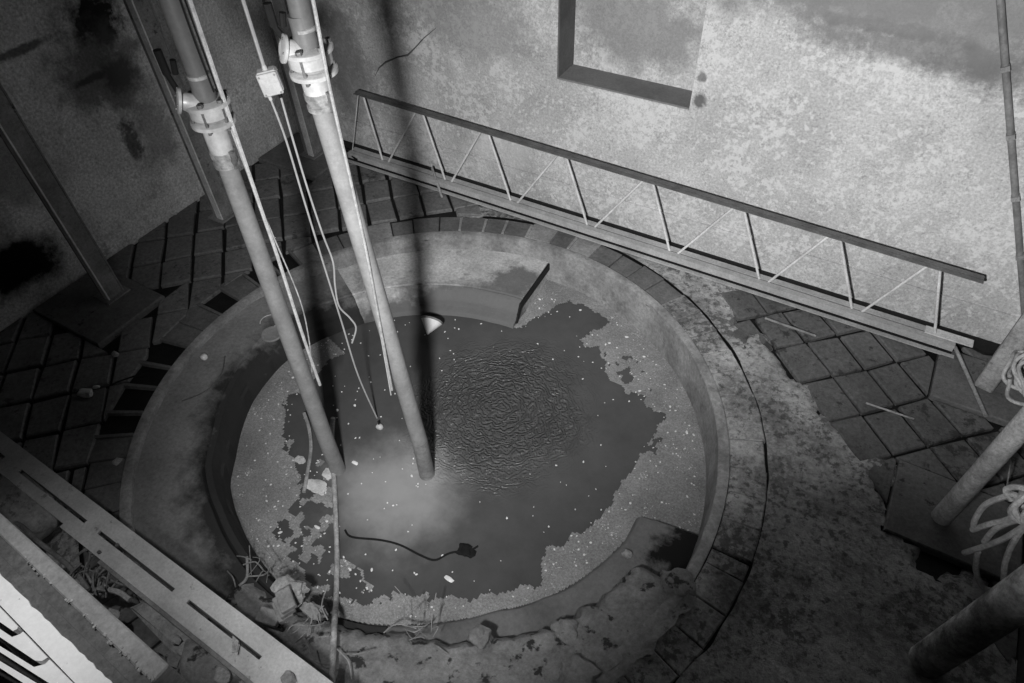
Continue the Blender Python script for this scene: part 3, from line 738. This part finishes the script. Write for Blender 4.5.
# ================================================================ STEEL BEAM
ZB = .6
bA, bB = at(0, 431, ZB), at(335, 684, ZB)
dr = (bB - bA).normalized(); nr = Vector((dr.y, -dr.x, 0)); 
if nr.y > 0: nr = -nr        # towards the camera side
wB = abs((at(0, 457, ZB) - bA).dot(nr)); 
s0, s1 = -1.9, (bB - bA).length + 2.0
bt = thing('steel_beam', 'long grey double-channel steel beam spanning the bottom left corner', 'beam', tuple(bA + dr * 1.0 - Vector((0, 0, .2))))
def along(px, py): return (at(px, py, ZB) - bA).dot(dr)
def bq(s_, n_, z=0): return bA + dr * s_ + nr * n_ + Vector((0, 0, z))
noff = lambda px, py: abs((at(px, py, ZB) - bA).dot(nr))
gap0 = noff(128, 552); gapw = noff(128, 557.5) - gap0; w2 = noff(128, 575) - gap0 - gapw
def flat(nm, a, b, n0, n1, zt, th_, mt): 
    MB().bar(bq(a, (n0 + n1) / 2, zt - th_ / 2), bq(b, (n0 + n1) / 2, zt - th_ / 2), abs(n1 - n0), th_).build(nm, mt, bt)
flat('channel_flange', s0, s1, 0, gap0, 0, .014, M_beam)
flat('channel_flange', s0, s1, gap0 + gapw, gap0 + gapw + w2, 0, .014, M_beam)
flat('channel_web', s0, s1, gap0 - .01, gap0, -.014, .18, M_beam)
flat('channel_web', s0, s1, gap0 + gapw, gap0 + gapw + .01, -.014, .18, M_beam)
flat('lower_flange', s0, s1, 0, gap0, -.18, .014, M_beam)
flat('lower_flange', s0, s1, gap0 + gapw, gap0 + gapw + w2 * .9, -.18, .014, M_beam)
for (xa, ya, xb, yb) in ((12, 452, 28, 464), (88, 520, 100, 531), (178, 586, 192, 597), (255, 665, 300, 690), (-70, 395, -50, 405)):
    flat('spacer_plate', along(xa, ya), along(xb, yb), gap0 - .002, gap0 + gapw + .002, .002, .02, M_beam)
fw = gap0 + gapw + w2
flat('side_plate', along(75, 514), along(150, 577) + 1.5, fw - .005, fw + .03, .004, .012, M_beam)
flat('packing_strip', along(108, 550), s1, fw + .03, fw + .055, -.02, .03, M_post)
for px_, py_ in ((118, 546), (100, 553)):
    p = at(px_, py_, ZB); MB().tube([p - Vector((0, 0, .01)), p + Vector((0, 0, .02))], .014, 6).build('bolt', M_bolt, bt)
p = at(289, 680, ZB); MB().rock(p + Vector((0, 0, .015)), (.05, .04, .025), 2, .3, 2).build('rust_lump', M_post, bt)
p0, p1 = at(234, 641, ZB + .012), at(238, 655, ZB + .012)
MB().prism([tuple(at(x, y, ZB)[:2]) for x, y in ((233, 636), (239, 641), (238, 652), (232, 653))], ZB + .001, ZB + .008).build('paint_flake', M_debris, bt)
MB().tube([at(241, 641, ZB + .012), at(238, 655, ZB + .012)], .003, 5).build('wire_stub', M_black, bt)

# ================================================================ NEAR LEDGE, BOTTOM LEFT
ZC = 1.6
def pz(L, z): return [tuple(at(x, y, z)[:2]) for x, y in L]
ex = lambda a, b, f: (a[0] + (b[0] - a[0]) * f, a[1] + (b[1] - a[1]) * f)
u0_, u1_ = ex((30, 540), (169, 665), -1.2), (169, 665)
l0_, l1_ = ex((21, 556), (150, 681), -1.2), (152, 683)
cp = thing('coping_beam', 'grey concrete coping beam with chipped edge, bottom left corner', 'beam', tuple(at(100, 620, ZC - .25)))
b_ = MB(); b_.prism(pz([u0_, u1_, l1_, l0_], ZC), ZC - .22, ZC); b_.build('coping_body', M_coping, cp, False, .008)
rg = random.Random(5)
for i in range(34):
    f = rg.random(); q = ex((22, 558), (150, 681), f); p = at(q[0] + rg.uniform(-1, 5), q[1] + rg.uniform(-3, 1), ZC)
    MB().rock(p, (rg.uniform(.004, .013), rg.uniform(.004, .011), .005), 1, .4, i).build('chip', M_debris, cp)
db = thing('shade_board', 'streaked board, dark with painted shade, lying between the coping and the white boards', 'board', tuple(at(60, 610, ZC - .1)))
m0_, m1_ = ex((0, 574), (110, 684), -1.2), ex((0, 574), (110, 684), 1.5)
mid0, mid1 = ex((9, 564), (130, 683), -1.2), ex((9, 564), (130, 683), 1.5); l2_ = ex((21, 556), (152, 683), 1.5)
MB().prism(pz([ex((21, 556), (152, 683), -1.2), l2_, mid1, mid0], ZC - .02), ZC - .09, ZC - .02).build('board_plank', M_streak, db)
MB().prism(pz([ex((10, 565), (131, 684), -1.2), ex((10, 565), (131, 684), 1.5), m1_, m0_], ZC - .008), ZC - .09, ZC - .008).build('board_plank', M_streak, db)
# white walkway: ragged shadow edge shaped as the rim of a white board, then slats
wt = thing('white_boards', 'brightly lit white boards of the walkway, bottom left corner', 'boards', tuple(at(30, 640, ZC - .1)))
edge = []
rg = random.Random(9)
for i in range(61):
    f = -.9 + 2.3 * i / 60; q = ex((0, 573), (112, 683), f); k = 4.5 * noise.noise((f * 5, 0, 1)) + 2.6 * noise.noise((f * 19, 0, 4)) + 1.2 * noise.noise((f * 50, 0, 4))
    edge.append((q[0] + k * .7, q[1] - k * .7))
s0_, s1_ = ex((0, 605), (75, 683), 2.0), ex((0, 605), (75, 683), -1.4)
MB().prism(pz(edge, ZC + .004) + pz([s0_, s1_], ZC + .004), ZC - .07, ZC + .004).build('lit_edge_board', M_white, wt)
def slat(L, z0, z1): MB().prism(pz(L, z1), z0, z1).build('slat', M_white, wt)
seam = [(-60, 543), (0, 606.5), (18, 625.5), (39, 647.5), (47, 656), (74, 684), (110, 722)]
slat([(-60, 545), (-30, 576.5), (0, 607.5), (18, 626.5), (17, 629), (13, 631), (0, 622), (-60, 580)], ZC - .06, ZC - .002)
slat([(-60, 590), (0, 629), (12, 637), (20, 634), (23, 631.5), (47.5, 657.5), (42, 661), (35, 660.5), (-60, 597)], ZC - .06, ZC - .002)
slat([(-60, 612), (0, 646), (34, 667), (45, 664), (49.5, 659.5), (75, 685), (100, 712), (60, 690), (30, 671), (0, 652), (-60, 617)], ZC - .06, ZC - .002)
slat([(-60, 626), (0, 661), (60, 697), (100, 722), (90, 726), (0, 668), (-60, 634)], ZC - .07, ZC - .02)
MB().prism(pz([(-80, 560), (160, 800), (0, 800), (-80, 700)], ZC - .2), ZC - .3, ZC - .2).build('under_board', M_dark, wt)

# ================================================================ RUBBLE, DEBRIS, SMALL THINGS
def rockthing(name, label, cat, c, size, mt, sub=3, rough=.4, seed=0, group=None, rz=0):
    o = MB().rock(c, size, sub, rough, seed, rz).build(name, mt, None, True); tag(o, label, cat, group); return o
rockthing('boulder', 'large dusty boulder under the steel beam at the left edge', 'rock', at(22, 500, .3), (.34, .2, .2), M_rock, 4, .35, 3, rz=R(-20))
rockthing('boulder', 'low rock at the left edge below the large boulder', 'rock', at(5, 535, .2) , (.26, .14, .2), M_rock, 3, .4, 8)
sl = at(190, 632, .25)
P = [tuple(at(x, y, .3)[:2]) for x, y in ((128, 606), (150, 596), (172, 597), (205, 622), (238, 650), (212, 668), (186, 668), (160, 640))]
o = MB().prism(P, .02, .3, .03).build('broken_slab', M_rock); tag(o, 'broken slab of concrete wedged between beam and coping', 'concrete slab')
rockthing('concrete_lump', 'rounded concrete lump at the bottom edge below the broken slab', 'rock', at(215, 676, .2), (.3, .22, .22), M_rubble, 3, .5, 5)
rg = random.Random(21)
spots = [((176, 640), .03, 'small dark stone on the broken slab'), ((112, 617), .05, 'pale stone between the twigs and the coping beam'), ((100, 588), .05, 'pale stone in the dark gap left of the twigs'),
         ((222, 677), .05, 'pale flake on the rounded concrete lump'), ((185, 650), .045, 'stone at the edge of the broken slab, low')]
zs = [.33, .3, .3, .42, .32]
for (pp, s_, lab), z in zip(spots, zs):
    rockthing('stone', lab, 'stone', at(*pp, z), (s_ * 1.3, s_, s_ * .6), M_debris if 'pale' in lab else M_rock, 2, .5, rg.randint(0, 99))
# pile of bricks
def brick(label, px, py, z, rz, size=(.17, .11, .05), tilt=0):
    p = at(px, py, z); o = MB().box(p, size, Matrix.Rotation(rz, 3, 'Z') @ Matrix.Rotation(tilt, 3, 'X')).build('brick', M_brick, None, False, .006)
    tag(o, label, 'brick', 'bricks at the pool edge'); return o
brick('pale brick at the bottom of the small stack by the pool edge', 283, 610, .045, R(-28))
brick('middle brick of the small stack by the pool edge', 284, 605, .10, R(-24))
brick('topmost brick of the small stack by the pool edge', 286, 600, .15, R(-30), tilt=R(6))
brick('loose brick lying left of the small brick stack', 269, 617, .03, R(15))
rockthing('rubble_lump', 'ragged pale lump of mortar behind the small brick stack', 'rubble', at(290, 590, .02), (.11, .09, .07), M_debris, 3, .7, 6)
rockthing('rubble_lump', 'small pale flake of mortar right of the ragged lump', 'rubble', at(301, 587, .02), (.06, .04, .04), M_debris, 2, .7, 7)
rockthing('rubble_lump', 'pointed pale stone right of the small brick stack', 'rubble', at(315, 612, .02), (.1, .05, .05), M_rubble, 3, .6, 9)
rockthing('rubble_lump', 'pale pebble on the low ledge near the dark pocket', 'rubble', at(627, 554, -.36), (.045, .035, .03), M_debris, 2, .5, 12)
rockthing('rubble_lump', 'jagged pale lump on the inner edge of the rubble ledge', 'rubble', at(567, 632, -.13), (.12, .08, .08), M_rubble, 3, .7, 13)
rockthing('rubble_lump', 'rounded lump at the corner of the rubble ledge beside the dark pocket', 'rubble', at(678, 584, -.02), (.13, .1, .09), M_rubble, 3, .5, 14)
rockthing('rubble_lump', 'small rough lump at the front pool edge right of the dry stalks', 'rubble', at(480, 637, -.12), (.09, .07, .07), M_rubble, 3, .6, 15)
rockthing('rubble_lump', 'ring-shaped rough stone at the bottom edge of the picture', 'rubble', at(578, 676, .03), (.14, .1, .07), M_rubble, 3, .5, 17)
rockthing('pebble', 'small white pebble alone on the left ledge', 'pebble', at(204, 357, -.04), (.038, .034, .03), M_cone, 2, .2, 2)
rockthing('rag', 'pale crumpled scrap on the paving by the left pad', 'scrap', at(85, 393, .02), (.075, .045, .03), M_box, 3, .5, 4, rz=R(20))
rockthing('rag', 'tiny pale scrap right of the crumpled scrap on the paving', 'scrap', at(96, 387, .02), (.035, .018, .015), M_box, 2, .5, 5, rz=R(40))
rockthing('stone', 'small pale stone on the flagstone beyond the pad', 'stone', at(115, 354, .015), (.04, .03, .025), M_debris, 2, .4, 31)
rockthing('stone', 'small rough stone in the rubbly gap of the left ring', 'stone', at(118, 463, -.03), (.05, .05, .04), M_debris, 2, .5, 32)
o = MB().prism(pz([(97, 496), (124, 486), (125, 507), (112, 512)], .0), -.08, -.005).build('loose_flagstone', M_flag2); tag(o, 'loose triangular piece of flagstone in the gap left of the basin', 'flagstone')
# funnel and lid on the ledge
fa = at(428, 333, ZW + .03); fbk = at(432, 318, ZW + .16)
axf = (fa - fbk).normalized(); 
fn_ = thing('metal_funnel', 'white metal funnel lying on its side against the platform front', 'funnel', tuple(fa))
cc = at(432, 320, ZW + .2); tipp = cc + (at(427, 336, ZW + .12) - cc).normalized() * .17
MB().lathe(tipp, (cc - tipp), [(.006, 0), (.02, .02), (.115, .15), (.118, .155), (.108, .15), (.01, .025)], 28).build('funnel_cone', M_cone, fn_, True)
MB().lathe(tipp + (cc - tipp).normalized() * .15, (cc - tipp), [(.115, 0), (.122, .004), (.122, .02), (.108, .024)], 28).build('funnel_rim', M_post, fn_, True)
lid = at(272, 334, -.05)
lt = thing('round_disc', 'pale round lid lying on the ledge behind the left pump pipe', 'lid', tuple(lid))
MB().lathe(lid - Vector((0, 0, .01)), (0, 0, 1), [(.11, 0), (.112, .012), (.105, .022), (.09, .018)], 30).build('disc_body', M_disc, lt, True)
c_ = at(270, 322, -.05); line('wire_ring', 'thin bent wire loop on the ledge above the round lid', 'wire', [c_ + Vector((.1 * math.cos(a), .1 * math.sin(a), .01)) for a in np.linspace(-.3, 4.0, 16)], .005, M_tlow, k=2)
P = [at(x, y, -.055) for x, y in ((225, 356), (222, 372), (212, 386), (200, 394), (182, 401))]
line('bent_wire', 'thin dark wire curved over the left ledge', 'wire', P, .006, M_streak)
P = [at(x, y, .01) for x, y in ((106, 388), (120, 381), (148, 372))]
line('bent_wire', 'thin dark wire on the paving by the left ring stones', 'wire', P, .008, M_black)
# twigs
def twigs(label, c, n_, spread, z, seed, r=.005, up=.15, mt=None):
    rg = random.Random(seed); t = thing('twig_heap', label, 'twigs', tuple(c))
    for i in range(n_):
        p = c + Vector((rg.gauss(0, spread), rg.gauss(0, spread * .6), rg.uniform(.0, .03))); a = rg.uniform(0, 6.28); l = rg.uniform(.08, .24)
        q = p + Vector((math.cos(a) * l, math.sin(a) * l, rg.uniform(-.01, up))); mpt = p.lerp(q, .5) + Vector((rg.gauss(0, .03), rg.gauss(0, .03), rg.gauss(.02, .02)))
        MB().tube(smooth_path([p, mpt, q], 4), r * rg.uniform(.6, 1.3), 5).build('twig', mt or M_twig, t)
twigs('heap of dry twigs and roots in the dark gap beside the coping beam', at(82, 578, .35), 26, .14, .35, 1, .007)
twigs('few dry twigs at the pool edge below the brick stack', at(318, 628, .03), 12, .12, .03, 2, .004, .08)
twigs('tuft of dry stalks growing at the front edge of the pool', at(425, 628, -.1), 14, .06, 0, 3, .004, .12)
twigs('scattered dry twigs on the dark floor left of the brick stack', at(252, 572, -.19), 14, .14, 0, 5, .005, .05)
P = [at(x, y, .35) for x, y in ((48, 553), (56, 562), (68, 558), (64, 566), (52, 566))]
line('old_rope', 'frayed rope end curling in the gap beside the boulder', 'rope', P, .02, M_hose)
P = [at(x, y, .4) for x, y in ((0, 515), (20, 525), (40, 543), (62, 560), (80, 578), (88, 590))]
line('old_rope', 'dark rope trailing along the coping beam from the boulder', 'rope', P, .018, M_twig)
P = [at(x, y, .4) for x, y in ((80, 565), (110, 580), (150, 594))]
line('long_stalk', 'long thin stalk reaching from the twig heap to the beam', 'stalk', P, .007, M_twig)
P = [at(x, y, .38) for x, y in ((98, 588), (118, 592), (130, 600))]
line('root', 'thick pale root beside the broken slab', 'root', P, .02, M_hose)
P = [at(x, y, .03) for x, y in ((336, 648), (343, 655), (349, 663), (352, 683), (353, 700))]
line('thin_wire', 'thin wire branching off the muddy hose at the bottom edge', 'wire', P, .005, M_hose)
rg = random.Random(44)
for (x, y, s_, lab) in ((247, 577, .03, 'small branch of pale root on the dark ledge'),):
    line('root', lab, 'root', [at(x, y - 20, -.17), at(x, y, -.17), at(x - 8, y + 9, -.17)], .012, M_hose)
# floating bits
for i, (x, y, s_, lab) in enumerate(((355, 463, .035, 'white scrap floating at the foot of the left pipe'), (317, 527, .03, 'thin white splinter floating left of the muddy hose'), (449, 579, .045, 'white flake floating alone near the front of the pool'))):
    o = MB().rock(at(x, y, ZW + .01), (s_, s_ * .45, .008), 2, .4, i).build('floating_flake', M_cone, None, True); tag(o, lab, 'scrap')
P = [at(x, y, ZW + .004) for x, y in ((345, 530), (352, 537), (380, 540), (400, 545), (420, 555), (435, 560), (450, 553), (470, 550), (478, 546))]
line('floating_string', 'dark string of weed floating across the front of the pool', 'weed', P, .009, M_black)
rockthing('weed_clump', 'black clump of weed floating at the end of the weed string', 'weed', at(466, 551, ZW), (.07, .05, .02), M_black, 3, .8, 3)

# unseen blocker added above the pit, shaped to shade the bottom right floor
sp = thing('shade_blocker', 'added unseen board above the pit that blocks the lamp', 'platform', (2.3, -3.3, 3.86))
MB().prism([(2.14, -3.6), (2.142, -3.24), (2.19, -3.07), (2.25, -2.92), (2.38, -2.80), (2.9, -2.9), (3.0, -3.6)], 3.86, 3.9, .004).build('blocker_board', M_timber, sp)
MB().bar((2.4, -3.1, 3.83), (2.9, -3.9, 3.83), .06, .06).build('blocker_bar', M_timber, sp)

for i, (x, y, a_, b_, lab) in enumerate(((317, 487, .1, .07, 'bright clump of pale foam left of the muddy hose'), (329, 474, .06, .05, 'small pale clump of foam at the left pipe foot'), (300, 460, .05, .04, 'small pale clump of foam beside the short hose'))):
    rockthing('foam_clump', lab, 'foam', at(x, y, ZW + .005), (a_, b_, .011), M_foam, 3, .7, i + 40)

# countless tiny foam flecks drifting on the pool
rg = random.Random(77); b_ = MB(); cnt = 0
while cnt < 420:
    x, y = rg.uniform(-2.3, 2.5), rg.uniform(-2.0, 2.3); r_ = math.hypot(x, y); a_ = math.degrees(math.atan2(y, x))
    if r_ > (2.5 if 6 < a_ < 92 else rin(a_) - .05): continue
    px_ = Vector((x, y, ZW)) - at(500, 408, ZW)
    if px_.length < .8 or (inside(CLEAR, np.array([x]), np.array([y]))[0] and rg.random() < .72): continue
    q = rg.uniform(.004, .009) * (1.6 if rg.random() < .12 else 1)
    M4 = Matrix.Translation((x, y, ZW + .007)) @ Matrix.Rotation(rg.uniform(0, 3), 4, 'Z') @ Matrix.Diagonal((q * rg.uniform(1, 1.8), q, q * .6, 1))
    bmesh.ops.create_icosphere(b_.b, subdivisions=1, radius=1, matrix=M4); cnt += 1
tag(b_.build('foam_flecks', M_cone), 'tiny white foam flecks scattered over the pool surface', 'foam', kind='stuff')
